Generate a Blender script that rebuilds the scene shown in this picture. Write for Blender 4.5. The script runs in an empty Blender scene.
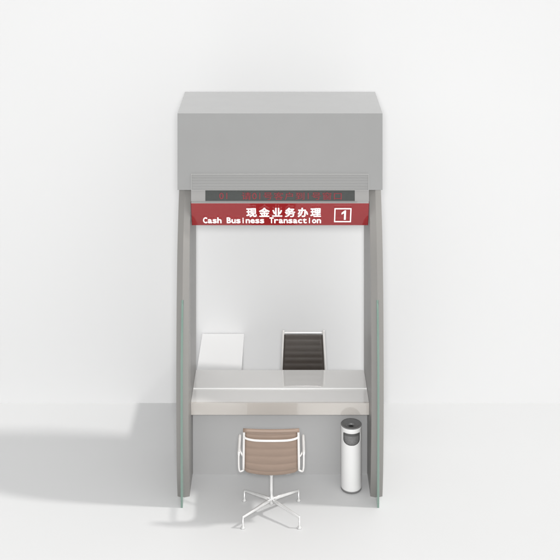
import bpy, bmesh, math
from mathutils import Vector, Matrix

S = bpy.context.scene
COL = S.collection
PI = math.pi

# ------------------------------------------------------------------ camera
FPX, HC = 1131.0, 6.29            # focal length in photo pixels (560 wide), camera height
cam = bpy.data.cameras.new('camera')
camo = bpy.data.objects.new('camera', cam)
COL.objects.link(camo)
camo.location = (0, 0, HC)
camo.rotation_euler = (PI / 2, 0, 0)
cam.sensor_fit = 'HORIZONTAL'
cam.sensor_width = 36
cam.lens = 36 * FPX / 560
cam.shift_y = -462.0 / 560
cam.clip_end = 200
S.camera = camo

# ------------------------------------------------------------------ world: soft studio surround
w = bpy.data.worlds.new('World')
S.world = w
w.use_nodes = True
nt = w.node_tree
bg = nt.nodes['Background']
tc = nt.nodes.new('ShaderNodeTexCoord')
dot = nt.nodes.new('ShaderNodeVectorMath'); dot.operation = 'DOT_PRODUCT'
dv = Vector((0.35, -0.75, 0.8)).normalized()
dot.inputs[1].default_value = dv
nt.links.new(tc.outputs['Generated'], dot.inputs[0])
mr = nt.nodes.new('ShaderNodeMapRange')
mr.inputs['From Min'].default_value = 0.05
mr.inputs['From Max'].default_value = 1
mr.inputs['To Min'].default_value = 0.08
mr.inputs['To Max'].default_value = 1.14
nt.links.new(dot.outputs['Value'], mr.inputs['Value'])
nt.links.new(mr.outputs['Result'], bg.inputs['Strength'])
bg.inputs['Color'].default_value = (1, 0.995, 0.985, 1)

# ------------------------------------------------------------------ key light
sun = bpy.data.lights.new('key_light', 'SUN')
suno = bpy.data.objects.new('key_light', sun)
COL.objects.link(suno)
sun.energy = 1.66
sun.angle = math.radians(3.8)
sun.color = (1, 0.985, 0.965)
ld = Vector((-1, 0.092, -1.07))
suno.rotation_euler = ld.to_track_quat('-Z', 'Y').to_euler()
suno.location = (6, 8, 7)

# fill lamp added beside the camera to light the wall evenly
fill = bpy.data.lights.new('fill_light', 'AREA')
fillo = bpy.data.objects.new('fill_light', fill)
COL.objects.link(fillo)
fill.shape = 'DISK'
fill.size = 0.9
fill.energy = 875
fillo.location = (0.0, -0.1, 6.5)
fillo.rotation_euler = (Vector((0, 11.5, 1.8)) - Vector(fillo.location)).to_track_quat('-Z', 'Y').to_euler()

S.view_settings.view_transform = 'Standard'
S.view_settings.look = 'None'
S.view_settings.exposure = 0
S.view_settings.gamma = 1
S.cycles.max_bounces = 12
S.cycles.use_denoising = True


# ------------------------------------------------------------------ materials
def mat(name, col, rough=0.5, metal=0.0, coat=0.0, var=0.04, scale=6.0, stretch=(1, 1, 1), bump=0.0, bscale=200.0,
        spec=0.5, rvar=0.05, trans=0.0, emit=None, es=0.0, ior=1.5):
    m = bpy.data.materials.new(name)
    m.use_nodes = True
    n = m.node_tree.nodes
    l = m.node_tree.links
    p = n['Principled BSDF']
    p.inputs['Metallic'].default_value = metal
    p.inputs['Coat Weight'].default_value = coat
    p.inputs['Coat Roughness'].default_value = 0.04
    p.inputs['Specular IOR Level'].default_value = spec
    p.inputs['Transmission Weight'].default_value = trans
    p.inputs['IOR'].default_value = ior
    t = n.new('ShaderNodeTexCoord')
    mp = n.new('ShaderNodeMapping')
    mp.inputs['Scale'].default_value = stretch
    l.new(t.outputs['Object'], mp.inputs['Vector'])
    nz = n.new('ShaderNodeTexNoise')
    nz.inputs['Scale'].default_value = scale
    nz.inputs['Detail'].default_value = 5
    l.new(mp.outputs['Vector'], nz.inputs['Vector'])
    r = n.new('ShaderNodeMapRange')
    r.inputs['To Min'].default_value = 1 - var
    r.inputs['To Max'].default_value = 1 + var
    l.new(nz.outputs['Fac'], r.inputs['Value'])
    vm = n.new('ShaderNodeVectorMath'); vm.operation = 'SCALE'
    vm.inputs[0].default_value = col
    l.new(r.outputs['Result'], vm.inputs['Scale'])
    l.new(vm.outputs['Vector'], p.inputs['Base Color'])
    r2 = n.new('ShaderNodeMapRange')
    r2.inputs['To Min'].default_value = max(0, rough - rvar)
    r2.inputs['To Max'].default_value = rough + rvar
    l.new(nz.outputs['Fac'], r2.inputs['Value'])
    l.new(r2.outputs['Result'], p.inputs['Roughness'])
    if bump:
        nb = n.new('ShaderNodeTexNoise')
        nb.inputs['Scale'].default_value = bscale
        nb.inputs['Detail'].default_value = 3
        l.new(mp.outputs['Vector'], nb.inputs['Vector'])
        b = n.new('ShaderNodeBump')
        b.inputs['Strength'].default_value = bump
        b.inputs['Distance'].default_value = 0.002
        l.new(nb.outputs['Fac'], b.inputs['Height'])
        l.new(b.outputs['Normal'], p.inputs['Normal'])
    if emit:
        p.inputs['Emission Color'].default_value = (*emit, 1)
        p.inputs['Emission Strength'].default_value = es
    return m


M = {}
M['floor'] = mat('floor_white', (0.60, 0.603, 0.605), 0.55, var=0.008, scale=1.2, spec=0.25, bump=0.05)
M['wall'] = mat('wall_white', (0.708, 0.710, 0.712), 0.85, var=0.008, scale=1.0, spec=0.1)
M['roof'] = mat('roof_grey', (0.252, 0.253, 0.251), 0.3, var=0.012, scale=5, spec=0.9, coat=1.0)
M['side'] = mat('side_metal', (0.24, 0.233, 0.222), 0.36, metal=0.1, var=0.05, scale=3, stretch=(1, 1, 0.2), rvar=0.05, spec=0.5)
M['fin'] = mat('green_glass', (0.24, 0.35, 0.30), 0.15, var=0.02, trans=0.35, rvar=0.01)
M['counter'] = mat('counter_gloss', (0.69, 0.68, 0.665), 0.06, coat=1.0, var=0.015, scale=4, rvar=0.02)
M['apron'] = mat('apron_gloss', (0.56, 0.53, 0.495), 0.05, coat=1.0, var=0.015, scale=4, rvar=0.015, spec=0.8)
M['strip'] = mat('polished_strip', (0.9, 0.9, 0.89), 0.25, var=0.01)
M['modesty'] = mat('modesty_grey', (0.395, 0.395, 0.395), 0.5, var=0.02, scale=3)
M['pane'] = mat('ribbed_acrylic', (0.25, 0.25, 0.247), 0.3, var=0.03, scale=2.5, stretch=(0.15, 1, 22), spec=0.6)
M['rim'] = mat('acrylic_edge', (0.33, 0.33, 0.325), 0.5, var=0.01)
M['house'] = mat('housing_grey', (0.29, 0.285, 0.28), 0.4, var=0.02)
M['screen'] = mat('led_screen', (0.05, 0.054, 0.052), 0.25, var=0.1, scale=40)
M['ledred'] = mat('led_red', (0.20, 0.022, 0.03), 0.5, emit=(0.5, 0.04, 0.05), es=0.03)
M['red'] = mat('sign_red', (0.27, 0.014, 0.017), 0.05, coat=0.1, var=0.05, scale=3, rvar=0.02, ior=1.55)
M['reddark'] = mat('sign_edge', (0.12, 0.012, 0.015), 0.3, var=0.05)
M['letter'] = mat('letter_white', (0.93, 0.93, 0.92), 0.35, var=0.01, emit=(1, 1, 1), es=0.45)  # glow added to plain letters so they mirror in the glossy face
M['frame'] = mat('frame_white_metal', (0.80, 0.785, 0.77), 0.22, metal=0.35, var=0.02, scale=20)
M['chrome'] = mat('chrome', (0.74, 0.74, 0.735), 0.2, metal=0.45, var=0.02, scale=20)
M['tan'] = mat('tan_leather', (0.265, 0.195, 0.152), 0.5, var=0.10, scale=14, stretch=(0.5, 1, 2), bump=0.35, bscale=260)
M['dark'] = mat('dark_leather', (0.052, 0.043, 0.037), 0.38, var=0.15, scale=18, stretch=(0.5, 1, 2), bump=0.35, bscale=260)
M['bin'] = mat('bin_white', (0.72, 0.72, 0.715), 0.3, var=0.015, scale=8)
M['bindark'] = mat('bin_dark_grey', (0.17, 0.17, 0.17), 0.35, metal=0.0, var=0.15, scale=60)
M['binmid'] = mat('bin_mid_grey', (0.18, 0.18, 0.18), 0.5, metal=0.2, var=0.45, scale=90, bump=0.4)
M['black'] = mat('hole_dark', (0.004, 0.004, 0.004), 0.7, var=0.1)  # near black, paints the shade inside the tray's hole
M['desk'] = mat('desk_white', (0.68, 0.68, 0.68), 0.5, var=0.006, scale=2, spec=0.3)
M['rubber'] = mat('glide_grey', (0.35, 0.35, 0.35), 0.5)


# ------------------------------------------------------------------ helpers
def tag(o, label, cat, group=None):
    o['label'] = label
    o['category'] = cat
    if group:
        o['group'] = group


def empty(name, loc=(0, 0, 0), rz=0):
    o = bpy.data.objects.new(name, None)
    COL.objects.link(o)
    o.location = loc
    o.rotation_euler = (0, 0, rz)
    o.empty_display_size = 0.1
    return o


def obj(name, bm, m, parent=None, bevel=0.0, smooth=False, segs=2, matrix=None):
    me = bpy.data.meshes.new(name)
    bmesh.ops.recalc_face_normals(bm, faces=bm.faces)
    bm.to_mesh(me)
    bm.free()
    me.materials.append(m)
    o = bpy.data.objects.new(name, me)
    COL.objects.link(o)
    if parent:
        o.parent = parent
    if matrix is not None:
        o.matrix_local = matrix
    if bevel:
        b = o.modifiers.new('bevel', 'BEVEL')
        b.width = bevel
        b.segments = segs
        b.limit_method = 'ANGLE'
        b.angle_limit = math.radians(40)
        b.harden_normals = True
    if smooth:
        for p in me.polygons:
            p.use_smooth = True
    return o


def box(bm, x0, x1, y0, y1, z0, z1):
    vs = [bm.verts.new((x, y, z)) for x in (x0, x1) for y in (y0, y1) for z in (z0, z1)]
    for f in ((0, 1, 3, 2), (4, 6, 7, 5), (0, 4, 5, 1), (2, 3, 7, 6), (0, 2, 6, 4), (1, 5, 7, 3)):
        bm.faces.new([vs[i] for i in f])


def B(*a):
    bm = bmesh.new()
    box(bm, *a)
    return bm


def prism_x(bm, prof, x0, x1):
    """extrude a closed (y, z) outline along x"""
    a = [bm.verts.new((x0, y, z)) for y, z in prof]
    b = [bm.verts.new((x1, y, z)) for y, z in prof]
    n = len(prof)
    bm.faces.new(a)
    bm.faces.new(b[::-1])
    for i in range(n):
        j = (i + 1) % n
        bm.faces.new((a[i], b[i], b[j], a[j]))


def smoothpath(pts, n=6, closed=False):
    """Catmull-Rom through pts"""
    P = [Vector(p) for p in pts]
    out = []
    m = len(P)
    rng = m if closed else m - 1
    for i in range(rng):
        if closed:
            p0, p1, p2, p3 = P[(i - 1) % m], P[i], P[(i + 1) % m], P[(i + 2) % m]
        else:
            p0, p1, p2, p3 = P[max(i - 1, 0)], P[i], P[i + 1], P[min(i + 2, m - 1)]
        for k in range(n):
            t = k / n
            out.append(0.5 * ((2 * p1) + (p2 - p0) * t + (2 * p0 - 5 * p1 + 4 * p2 - p3) * t * t
                              + (3 * p1 - p0 - 3 * p2 + p3) * t ** 3))
    if not closed:
        out.append(P[-1])
    return out


def tube(bm, pts, r, seg=12, flat=1.0, closed=False):
    """round tube through pts; r number or list; flat scales the second axis"""
    P = [Vector(p) for p in pts]
    n = len(P)
    R = r if isinstance(r, (list, tuple)) else [r] * n
    rings = []
    up = None
    for i in range(n):
        if closed:
            t = (P[(i + 1) % n] - P[i - 1]).normalized()
        else:
            t = (P[min(i + 1, n - 1)] - P[max(i - 1, 0)]).normalized()
        if up is None:
            ref = Vector((0, 0, 1)) if abs(t.z) < 0.9 else Vector((0, 1, 0))
            a = t.cross(ref).normalized()
        else:
            a = (up - t * up.dot(t)).normalized()
        up = a
        b = t.cross(a).normalized()
        rings.append([bm.verts.new(P[i] + R[i] * (a * math.cos(2 * PI * k / seg) + b * flat * math.sin(2 * PI * k / seg)))
                      for k in range(seg)])
    m = n if closed else n - 1
    for i in range(m):
        r0, r1 = rings[i], rings[(i + 1) % n]
        for k in range(seg):
            j = (k + 1) % seg
            bm.faces.new((r0[k], r0[j], r1[j], r1[k]))
    if not closed:
        bm.faces.new(rings[0][::-1])
        bm.faces.new(rings[-1])


def lathe(bm, prof, seg=64, cx=0, cy=0):
    """revolve (r, z) outline about z"""
    rings = []
    for r, z in prof:
        if r < 1e-6:
            rings.append([bm.verts.new((cx, cy, z))])
        else:
            rings.append([bm.verts.new((cx + r * math.cos(2 * PI * k / seg), cy + r * math.sin(2 * PI * k / seg), z))
                          for k in range(seg)])
    for a, b in zip(rings, rings[1:]):
        for k in range(seg):
            j = (k + 1) % seg
            if len(a) == 1 and len(b) == 1:
                continue
            if len(a) == 1:
                bm.faces.new((a[0], b[j], b[k]))
            elif len(b) == 1:
                bm.faces.new((a[k], a[j], b[0]))
            else:
                bm.faces.new((a[k], a[j], b[j], b[k]))


def glyph(bm, ch, x0, x1, y0, y1, mtx, depth=0.004, bold=0.0, em=False):
    """one character laid in the x/y cell given and sent through mtx; em=True fits the full em box"""
    c = bpy.data.curves.new('glyph', 'FONT')
    c.body = ch
    c.extrude = 0.5
    c.resolution_u = 3
    t = bpy.data.objects.new('glyph', c)
    COL.objects.link(t)
    dg = bpy.context.evaluated_depsgraph_get()
    me = bpy.data.meshes.new_from_object(t.evaluated_get(dg))
    COL.objects.unlink(t)
    bpy.data.objects.remove(t)
    bpy.data.curves.remove(c)
    if em:
        ax, bx, ay, by = 0.0, 1.0, -0.09, 0.85
    else:
        xs = [v.co.x for v in me.vertices]
        ax, bx = min(xs), max(xs)
        ay, by = 0.0, 0.70
        if bx - ax < 0.3:                          # i, l, 1: keep their natural weight
            c0 = (ax + bx) / 2
            ax, bx = c0 - 0.30, c0 + 0.30
    sx, sy = (x1 - x0) / (bx - ax), (y1 - y0) / (by - ay)
    shifts = [(0, 0)] if not bold else [(-bold, 0), (0, bold * 0.35), (bold, 0), (0, -bold * 0.35)]
    for i, (dx, dy) in enumerate(shifts):
        nb = bmesh.new()
        nb.from_mesh(me)
        for v in nb.verts:
            v.co = mtx @ Vector((x0 + (v.co.x - ax) * sx + dx, y0 + (v.co.y - ay) * sy + dy,
                                 v.co.z * depth + i * 0.0004))
        tmp = bpy.data.meshes.new('tmp')
        nb.to_mesh(tmp)
        nb.free()
        bm.from_mesh(tmp)
        bpy.data.meshes.remove(tmp)
    bpy.data.meshes.remove(me)


def px(x, D):
    return (x - 280.0) * D / FPX


def pz(y, D):
    return HC - (y + 182.0) * D / FPX


# ------------------------------------------------------------------ setting
bm = bmesh.new()
box(bm, -14, 14, 2.0, 12.30, -0.05, 0.0)
f = obj('floor', bm, M['floor']); f['kind'] = 'structure'
bm = bmesh.new()
box(bm, -14, 14, 12.16, 12.28, 0.0, 8.0)
f = obj('wall', bm, M['wall']); f['kind'] = 'structure'

# ------------------------------------------------------------------ teller booth
booth = empty('teller_booth', (0, 10.48, 0))
tag(booth, 'tall grey bank teller booth with glossy side panels, flat box roof and built-in counter', 'teller booth')
Y0 = 10.48


def by(y):
    return y - Y0


# roof
obj('roof', B(-0.95, 0.95, by(10.48), by(11.306), 2.843, 3.553), M['roof'], booth)
# ribbed translucent strip along the lower front of the roof, with a light rim
bm = bmesh.new()
nr = 5
z0, z1 = 2.852, 2.986
for i in range(nr):
    a = z0 + (z1 - z0) * i / nr
    b = z0 + (z1 - z0) * (i + 1) / nr
    prism_x(bm, [(by(10.4785), a + 0.0002), (by(10.4700), a + 0.0004), (by(10.4697), (a + b) / 2), (by(10.4700), b - 0.0004), (by(10.4785), b - 0.0002)], -0.815, 0.815)
strip = obj('ribbed_strip', bm, M['pane'], booth)
bm = bmesh.new()
box(bm, -0.823, 0.823, by(10.466), by(10.479), 2.988, 2.994)
box(bm, -0.823, 0.823, by(10.466), by(10.479), 2.845, 2.851)
box(bm, -0.8225, -0.8165, by(10.467), by(10.4788), 2.8515, 2.9875)
box(bm, 0.8165, 0.8225, by(10.467), by(10.4788), 2.8515, 2.9875)
obj('rim', bm, M['rim'], strip)

# side panels with their bulging front edge, each with a glass fin
fr = smoothpath([(10.475, 0.0, 0), (10.40, 0.33, 0), (10.355, 0.75, 0), (10.352, 1.24, 0), (10.385, 1.80, 0),
                 (10.465, 2.32, 0), (10.60, 2.70, 0), (10.675, 2.838, 0)], 16)
fin = smoothpath([(10.31, 0.0, 0), (10.302, 0.45, 0), (10.298, 0.9, 0), (10.31, 1.35, 0), (10.352, 1.72, 0),
                  (10.392, 1.88, 0)], 6)


def front_at(z):
    for a, b in zip(fr, fr[1:]):
        if a.y <= z <= b.y:
            t = (z - a.y) / (b.y - a.y)
            return a.x + (b.x - a.x) * t
    return fr[-1].x


for s in (-1, 1):
    bm = bmesh.new()
    xi, xm, xo = 0.838 * s, 0.8955 * s, 0.95 * s
    RD = 0.020                                  # depth of the ridge
    cols = []
    for p in fr:
        cols.append([bm.verts.new((xi, by(p.x + RD * .6), p.y)), bm.verts.new((xm, by(p.x - RD * .4), p.y)),
                     bm.verts.new((xo, by(p.x + RD * .6), p.y)), bm.verts.new((xo, by(11.30), p.y)),
                     bm.verts.new((xi, by(11.30), p.y))])
    for c0, c1 in zip(cols, cols[1:]):
        for k in range(5):
            j = (k + 1) % 5
            bm.faces.new((c0[k], c0[j], c1[j], c1[k]))
    bm.faces.new(cols[0])
    bm.faces.new(cols[-1][::-1])
    for c0, c1 in zip(cols, cols[1:]):
        for k in range(5):
            e_ = bm.edges.get((c0[k], c1[k]))
            e_.smooth = False
    for c0 in (cols[0], cols[-1]):
        for k in range(5):
            bm.edges.get((c0[k], c0[(k + 1) % 5])).smooth = False
    side = obj('side_panel', bm, M['side'], booth, smooth=True)
    bm = bmesh.new()
    prof = [(by(p.x), p.y) for p in fin[:-1]] + [(by(front_at(z) - 0.011), z) for z in
                                                (1.86, 1.6, 1.3, 1.0, 0.7, 0.4, 0.2, 0.001)]
    prism_x(bm, prof, 0.886 * s, 0.905 * s)
    obj('glass_fin', bm, M['fin'], side, bevel=0.001)

# counter: glossy slab, polished inlay line, apron, modesty panel
CX = 0.8365
top = obj('counter_top', B(-CX, CX, by(10.636), by(11.25), 0.778, 0.7995), M['counter'], booth)
obj('inlay_strip', B(-CX + .002, CX - .002, by(10.874), by(10.888), 0.8004, 0.8065), M['strip'], top, bevel=0.001)
bm = bmesh.new()
prism_x(bm, [(by(10.612), 0.80), (by(10.642), 0.674), (by(10.655), 0.674), (by(10.6355), 0.77), (by(10.6355), 0.80)], -CX, CX)
obj('apron', bm, M['apron'], booth)
obj('modesty_panel', B(-CX, CX, by(10.84), by(10.87), 0.0, 0.774), M['modesty'], booth, bevel=0.001)
obj('counter_underside', B(-CX + .001, CX - .001, by(10.656), by(11.214), 0.695, 0.705), M['modesty'], booth)
obj('back_apron', B(-CX, CX, by(11.215), by(11.24), 0.7055, 0.7745), M['counter'], booth)

# ------------------------------------------------------------------ LED display under the roof
led = empty('led_display', (0, 10.49, 2.73))
tag(led, 'narrow grey housing under the roof with a dark screen and dim red dot text', 'display')
hz = 2.73
hs = bmesh.new()
D = 10.49
sx0, sx1 = px(205.3, D), px(354.8, D)
sz0, sz1 = pz(201.3, D), pz(190.9, D)
# housing as a frame round the recessed screen
box(hs, -0.825, sx0, 0, 0.10, 0, 0.112)
box(hs, sx1, 0.825, 0, 0.10, 0, 0.112)
box(hs, sx0, sx1, 0.0, 0.10, 0.0, sz0 - hz)
box(hs, sx0, sx1, 0.012, 0.10, sz0 - hz, 0.112)
bmesh.ops.remove_doubles(hs, verts=hs.verts, dist=1e-5)
obj('housing', hs, M['house'], led)
scr = obj('screen', B(sx0 + .001, sx1 - .001, 0.004, 0.011, sz0 - hz + .001, 0.112), M['screen'], led)
bm = bmesh.new()
mt = Matrix.Translation((0, 0.0025, 0)) @ Matrix.Rotation(PI / 2, 4, 'X')
Dl = 10.492
la, lb = pz(199.8, Dl) - hz, pz(192.2, Dl) - hz
x = 241.0
P = 10.75
glyph(bm, '0', px(219.3, Dl), px(223.6, Dl), la + .008, lb - .004, mt, 0.002, 0.0009)
glyph(bm, '1', px(224.6, Dl), px(229.0, Dl), la + .008, lb - .004, mt, 0.002, 0.0009)
obj('screen_text', bm, M['ledred'], scr)
bm = bmesh.new()
for ch in '请01号客户到1号窗口':
    if ch in '01':
        glyph(bm, ch, px(x + .5, Dl), px(x + P / 2 - .5, Dl), la + .006, lb - .004, mt, 0.002, 0.0009)
        x += P / 2
    else:
        glyph(bm, ch, px(x + .3, Dl), px(x + P - .3, Dl), la, lb, mt, 0.002, 0.0009, em=True)
        x += P
obj('screen_text', bm, M['ledred'], scr)

# ------------------------------------------------------------------ red sign, leaning so that its face looks down at the customer
Ta = Vector((0, 10.465, pz(203.7, 10.465)))
Tb = Vector((0, 10.60, pz(225.2, 10.60)))
vv = (Ta - Tb)
SL = vv.length
tilt = math.atan2(Ta.y - Tb.y, Ta.z - Tb.z)       # negative: top nearer the camera
sign = empty('counter_sign', tuple(Tb))
tag(sign, 'long red counter sign reading Cash Business Transaction beside a boxed number 1', 'sign')
# local frame: x right, y up the face, z out of the face
up = vv.normalized()
nrm = Vector((1, 0, 0)).cross(up).normalized()
SM = Matrix(((1, up.x, nrm.x, 0), (0, up.y, nrm.y, 0), (0, up.z, nrm.z, 0), (0, 0, 0, 1)))


def sv(y):
    """photo row -> distance up the sign face"""
    lo, hi = 0.0, SL
    for _ in range(40):
        m_ = (lo + hi) / 2
        p = Tb + up * m_ + nrm * 0.018
        yy = (HC - p.z) * FPX / p.y - 182
        if yy > y:
            lo = m_
        else:
            hi = m_
    return lo


def sx(x, y):
    p = Tb + up * sv(y) + nrm * 0.018
    return (x - 280) * p.y / FPX


bm = bmesh.new()
box(bm, -0.823, 0.823, 0, SL, -0.034, -0.004)
bm.transform(SM)
obj('backing', bm, M['house'], sign, bevel=0.001)
bm = bmesh.new()
box(bm, -0.823, 0.823, 0, SL, -0.0038, 0.0)
bm.transform(SM)
board = obj('board', bm, M['red'], sign)
for s in (-1, 1):
    bm = bmesh.new()
    box(bm, min(.8235 * s, .8265 * s), max(.8235 * s, .8265 * s), 0.001, SL - .001, -0.030, 0.003)
    bm.transform(SM)
    obj('end_cap', bm, M['reddark'], sign)
    obj('hanger', B(.7 * s - .01, .7 * s + .01, 0.03, 0.05, 2.60 - Tb.z, 2.728 - Tb.z), M['house'], sign)
GM = SM @ Matrix.Translation((0, 0, 0.018))
# Chinese line
bm = bmesh.new()
for i, ch in enumerate('现金业务办理'):
    xa = 246.3 + 12.85 * i
    glyph(bm, ch, sx(xa - .2, 212), sx(xa + 10.6, 212), sv(216.9), sv(207.9), GM, 0.004, 0.0027, em=True)
obj('chinese_lettering', bm, M['letter'], board)
# English line
bm = bmesh.new()
txt = 'Cash Business Transaction'
for i, ch in enumerate(txt):
    if ch == ' ':
        obj('english_word', bm, M['letter'], board)
        bm = bmesh.new()
        continue
    xa = 202.9 + 4.74 * i
    glyph(bm, ch, sx(xa + .35, 220), sx(xa + 4.2, 220), sv(222.9), sv(217.4), GM, 0.004, 0.0017)
obj('english_word', bm, M['letter'], board)
# boxed 1
bm = bmesh.new()
x0, x1 = sx(334.3, 215), sx(351.2, 215)
a, b = sv(222.0), sv(208.4)
t = 0.0095
box(bm, x0, x1, a, a + t, -.002, .002)
box(bm, x0, x1, b - t, b, -.002, .002)
box(bm, x0, x0 + t, a + t, b - t, -.002, .002)
box(bm, x1 - t, x1, a + t, b - t, -.002, .002)
bm.transform(GM)
obj('number_frame', bm, M['letter'], board)
bm = bmesh.new()
c0 = sx(343.9, 215)
v0, v1 = sv(219.6), sv(210.6)
h = v1 - v0
pts = [(c0 + .002, v0), (c0 + .018, v0), (c0 + .018, v1), (c0 + .006, v1), (c0 - .022, v1 - .26 * h), (c0 - .022, v1 - .42 * h), (c0 + .002, v1 - .26 * h)]
lo_ = [bm.verts.new((p[0], p[1], -.002)) for p in pts]
hi_ = [bm.verts.new((p[0], p[1], .002)) for p in pts]
bm.faces.new(hi_); bm.faces.new(lo_[::-1])
for i in range(len(pts)):
    j = (i + 1) % len(pts)
    bm.faces.new((lo_[i], lo_[j], hi_[j], hi_[i]))
bm.transform(GM)
obj('number', bm, M['letter'], board)


# ------------------------------------------------------------------ chairs (face local +y)
def make_chair(name, loc, rz, leather, label, hb, ht, zs, zt, arms, nrib, hem=None):
    """hb/ht rail half-widths at seat and at top, zs seat height, zt top of back"""
    c = empty(name, loc, rz)
    tag(c, label, 'office chair')
    H = zt - zs
    # sling profile (y, z) from the front lip of the seat to the top of the back
    seat_p = [(0.300, zs - .012), (0.285, zs + .006), (0.20, zs + .008), (0.05, zs - .008), (-0.07, zs - .008)]
    back_p = [(-0.125, zs + .012), (-0.150, zs + .07), (-0.165, zs + H * .35), (-0.180, zs + H * .65), (-0.196, zt - .025)]
    path = smoothpath([(0, y, z) for y, z in seat_p + back_p], 14)
    L = [0]
    for a, b in zip(path, path[1:]):
        L.append(L[-1] + (b - a).length)
    k_split = 14 * len(seat_p)

    def hw(z):
        t = min(max((z - zs) / H, 0), 1)
        return hb + (ht - hb) * t - 0.010

    def sling(i0, i1, nm, ribs, mm):
        bm = bmesh.new()
        nu = 24
        pitch = L[-1] / (nrib * 1.75)
        rows = []
        for i in range(i0, i1 + 1):
            p = path[i]
            tn = (path[min(i + 1, len(path) - 1)] - path[max(i - 1, 0)]).normalized()
            nn = Vector((0, tn.z, -tn.y))        # normal in the y/z plane, towards the sitter's side
            if nn.z < 0 and abs(nn.y) < abs(nn.z):
                nn = -nn
            puff = (0.0095 if arms else 0.004) * abs(math.sin(PI * L[i] / pitch)) ** 0.5
            w2 = hw(p.z)
            ra, rb = [], []
            for u in range(nu + 1):
                f_ = 2 * u / nu - 1
                sag = 0.020 * (1 - f_ * f_)
                bend = math.exp(-((L[i] - L[14 * 5]) / 0.12) ** 2)
                off = Vector((0, -sag * (0.7 if p.z > zs + .05 else 0.35), -sag * (1.1 * bend + .25)))
                e = 0.25 + 0.75 * min(1, (1 - abs(f_)) * 9) ** .5
                q = Vector((w2 * f_, p.y, p.z)) + off
                ra.append(bm.verts.new(q + nn * (0.007 * e + puff * e)))
                rb.append(bm.verts.new(q - nn * (0.007 * e + puff * e)))
            rows.append((ra, rb))
        for (a0, b0), (a1, b1) in zip(rows, rows[1:]):
            for u in range(nu):
                bm.faces.new((a0[u], a0[u + 1], a1[u + 1], a1[u]))
                bm.faces.new((b0[u], b1[u], b1[u + 1], b0[u + 1]))
            bm.faces.new((a0[0], a1[0], b1[0], b0[0]))
            bm.faces.new((a0[nu], b0[nu], b1[nu], a1[nu]))
        for a_, b_ in (rows[0], rows[-1]):
            for u in range(nu):
                bm.faces.new((a_[u], b_[u], b_[u + 1], a_[u + 1]))
        return obj(nm, bm, mm, c, smooth=True)

    sling(0, k_split - 14, 'seat', 6, leather)
    back = sling(k_split - 14, len(path) - 1, 'backrest', 8, leather)
    # rolled top hem
    bm = bmesh.new()
    pts = []
    for u in range(13):
        f_ = 2 * u / 12 - 1
        pts.append(((ht + .008) * f_, -0.207 - 0.008 * (1 - f_ * f_), zt - .010 - .004 * (1 - f_ * f_)))
    tube(bm, pts, 0.0165 if arms else 0.0055, 16)
    obj('top_hem', bm, hem or leather, back, smooth=True)
    # side rails
    for s in (-1, 1):
        bm = bmesh.new()
        rp = [(s * hb, 0.30, zs - .004), (s * hb, 0.18, zs + .004), (s * hb, 0.0, zs - .008), (s * hb, -0.09, zs - .004),
              (s * (hb * .9 + ht * .1), -0.150, zs + .05), (s * (hb * .62 + ht * .38), -0.172, zs + H * .38),
              (s * (hb * .3 + ht * .7), -0.188, zs + H * .7), (s * ht, -0.204, zt - .03), (s * ht, -0.206, zt + (-.02 if arms else .012))]
        tube(bm, smoothpath(rp, 8), 0.0115, 12, 1.25)
        obj('side_rail', bm, M['frame'], c, smooth=True)
    # back crossbar and seat spreader
    bm = bmesh.new()
    zc = zs + H * .80
    wc = hb + (ht - hb) * .8
    cp = [(-wc, -0.196, zc + .018), (-wc + .02, -0.215, zc + .006), (-wc * .6, -0.236, zc), (0, -0.240, zc - .002),
          (wc * .6, -0.236, zc), (wc - .02, -0.215, zc + .006), (wc, -0.196, zc + .018)]
    tube(bm, smoothpath(cp, 6), 0.0095, 12)
    obj('back_brace', bm, M['frame'], c, smooth=True)
    bm = bmesh.new()
    cp = [(-hb, 0.06, zs - .012), (-hb * .6, 0.06, zs - .055), (0, 0.05, zs - .065), (hb * .6, 0.06, zs - .055), (hb, 0.06, zs - .012)]
    tube(bm, smoothpath(cp, 6), 0.011, 12)
    cp = [(-hb, -0.06, zs - .012), (-hb * .6, -0.06, zs - .055), (0, -0.02, zs - .065), (hb * .6, -0.06, zs - .055), (hb, -0.06, zs - .012)]
    tube(bm, smoothpath(cp, 6), 0.011, 12)
    obj('seat_spreader', bm, M['frame'], c, smooth=True)
    if arms:
        for s in (-1, 1):
            bm = bmesh.new()
            xo = s * (hb + .042)
            ap = [(s * hb, -0.130, zs + .010), (xo - s * .012, -0.140, zs + .006), (xo - s * .002, -0.150, zs + .04), (xo, -0.156, zs + .11), (xo, -0.145, zs + .158), (xo, -0.09, zs + .172), (xo, 0.08, zs + .178),
                  (xo, 0.145, zs + .165), (xo, 0.165, zs + .12), (xo - s * .004, 0.13, zs + .04), (s * (hb + .012), 0.10, zs)]
            pp = smoothpath(ap, 8)
            rr = [0.0080 + 0.0060 * max(0, min(1, (p.z - zs - .15) / .02)) for p in pp]
            tube(bm, pp, rr, 12)
            obj('armrest', bm, M['frame'], c, smooth=True)
    # column
    bm = bmesh.new()
    lathe(bm, [(0, zs - .06), (.045, zs - .06), (.045, zs - .075), (.020, zs - .10), (.0135, zs - .12), (.0135, .17), (.019, .165),
               (.019, .10), (.012, .095), (0, .095)], 32)
    obj('column', bm, M['chrome'], c, smooth=True)
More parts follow.
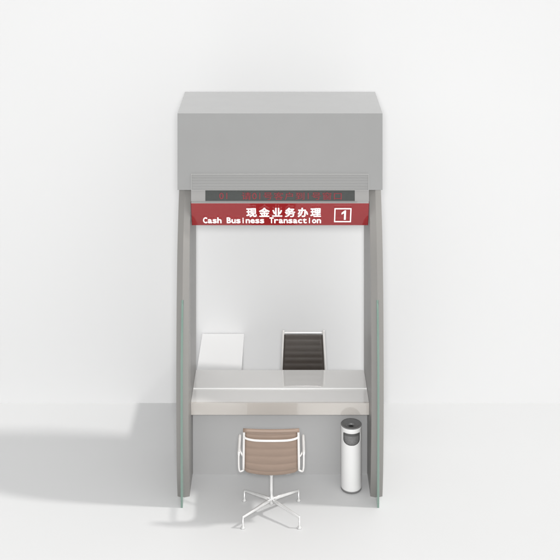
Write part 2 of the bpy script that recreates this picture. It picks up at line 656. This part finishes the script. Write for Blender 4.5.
    for sx_, sy_ in ((-1, -1), (1, -1), (1, 1), (-1, 1)):
        e = Vector((sx_ * .25, sy_ * .20, .098))
        bm = bmesh.new()
        tube(bm, [Vector((0, 0, .135)), e * .3 + Vector((0, 0, .135 * .7 + .002)), e * .7 + Vector((0, 0, .135 * .3)), e, e * 1.02 + Vector((0, 0, -.002))],
             [.014, .0125, .010, .0085, .006], 12, 1.3)
        leg = obj('leg', bm, M['chrome'], c, smooth=True)
        bm = bmesh.new()
        lathe(bm, [(0, .10), (.0075, .10), (.0075, .025), (.019, .012), (.020, 0.0), (0, 0.0)], 20, e.x, e.y)
        obj('foot', bm, M['chrome'], leg, smooth=True)
    return c


make_chair('office_chair', (-0.078, 10.215, 0), 0, M['tan'],
           'tan leather office chair with white arms on four legs before the counter',
           0.247, 0.240, 0.465, 0.882, True, 7)
make_chair('office_chair', (0.2375, 11.26, 0), PI, M['dark'],
           'dark brown chair tucked in behind the counter, only its back showing',
           0.227, 0.204, 0.58, 1.083, False, 9, M['frame'])

# ------------------------------------------------------------------ ashtray bin
bx, byy = 0.668, 10.61
R_ = 0.0960
ab = empty('ashtray_bin', (bx, byy, 0))
tag(ab, 'slim white cylindrical ashtray bin with dark grey top standing by the right side panel', 'bin')
Z = 0.61
# body shell, with the disposal opening cut out of its front
bm = bmesh.new()
seg, zz = 224, [0.022, 0.03, 0.2, 0.44] + [0.44 + 0.0018 * i for i in range(1, 76)] + [Z - .028, Z - .008]
ang0, zo0, zo1 = math.radians(56), 0.452, 0.563


def is_open(a, z):
    if not (zo0 < z < zo1):
        return False
    lim = ang0
    t_ = (zo0 + .045 - z) / .045
    if t_ > 0:
        lim = ang0 * math.sqrt(max(0, 1 - t_ ** 2.4))
    t_ = (z - (zo1 - .010)) / .010
    if t_ > 0:
        lim = ang0 - math.radians(9) * t_ ** 2
    return abs(a) < lim


rings = []
for z in zz:
    rings.append([bm.verts.new((R_ * math.sin(2 * PI * k / seg), -R_ * math.cos(2 * PI * k / seg), z)) for k in range(seg)])
for i in range(len(zz) - 1):
    for k in range(seg):
        a = 2 * PI * (k + .5) / seg
        a = a if a < PI else a - 2 * PI
        if is_open(a, (zz[i] + zz[i + 1]) / 2):
            continue
        j = (k + 1) % seg
        bm.faces.new((rings[i][k], rings[i][j], rings[i + 1][j], rings[i + 1][k]))
body = obj('body', bm, M['bin'], ab, smooth=True)
md = body.modifiers.new('shell', 'SOLIDIFY')
md.thickness = 0.003
md.offset = -1
bm = bmesh.new()
lathe(bm, [(R_ - .012, .40), (R_ - .012, Z - .03)], 64)
obj('inner_liner', bm, M['binmid'], ab, smooth=True)
bm = bmesh.new()
lathe(bm, [(0, .001), (R_ - .010, .001), (R_ - .003, .004), (R_ + .0015, .012), (R_ + .0015, .0215), (0, .0215)], 64)
obj('base_ring', bm, M['bindark'], ab, smooth=True, bevel=0.001)
bm = bmesh.new()
lathe(bm, [(R_ - .0045, Z - .027), (R_ - .0045, Z - .007), (R_ + .0005, Z - .0065), (R_ + .0005, Z - .002), (R_ - .002, Z), (R_ - .008, Z + .001), (R_ - .016, Z - .004), (.042, Z - .014),
           (.030, Z - .014), (.029, Z - .03), (.029, Z - .075), (R_ - .006, Z - .075), (R_ - .006, Z - .027), (R_ - .0045, Z - .027)], 72)
tp = obj('top_tray', bm, M['bindark'], ab, smooth=True)
bm = bmesh.new()
lathe(bm, [(0, Z - .03), (.0286, Z - .03), (.0286, Z - .035), (0, Z - .035)], 48)
obj('tray_hole_dark', bm, M['black'], tp)  # black disc painted in for the darkness down the hole

# ------------------------------------------------------------------ white side desk behind the counter
dk = empty('side_desk', (-0.61, 11.73, 0))
tag(dk, 'white side desk standing against the wall behind the left end of the counter', 'desk')
dy0, dy1 = 11.30 - 11.73, 12.15 - 11.73
dx0, dx1 = -0.225, 0.224
obj('desk_top', B(dx0, dx1, dy0, dy1, .722, .75), M['desk'], dk, bevel=0.002)
for y_ in (dy0 + .005, dy1 - .025):
    obj('end_panel', B(dx0 + .004, dx1 - .02, y_, y_ + .02, 0, .7215), M['desk'], dk)
obj('back_panel', B(dx0 + .003, dx0 + .021, dy0 + .026, dy1 - .026, 0.0, .7215), M['desk'], dk)
n = 3
for i in range(n):
    a = .04 + i * .226
    dr = obj('drawer', B(dx1 - .30, dx1 - .034, dy0 + .03, dy1 - .03, a, a + .218), M['desk'], dk, bevel=0.002)
    bm = bmesh.new()
    tube(bm, [(dx1 - .034, -.08, a + .15), (dx1 - .016, -.075, a + .15), (dx1 - .016, .075, a + .15), (dx1 - .034, .08, a + .15)], .004, 10)
    obj('handle', bm, M['chrome'], dr, smooth=True)
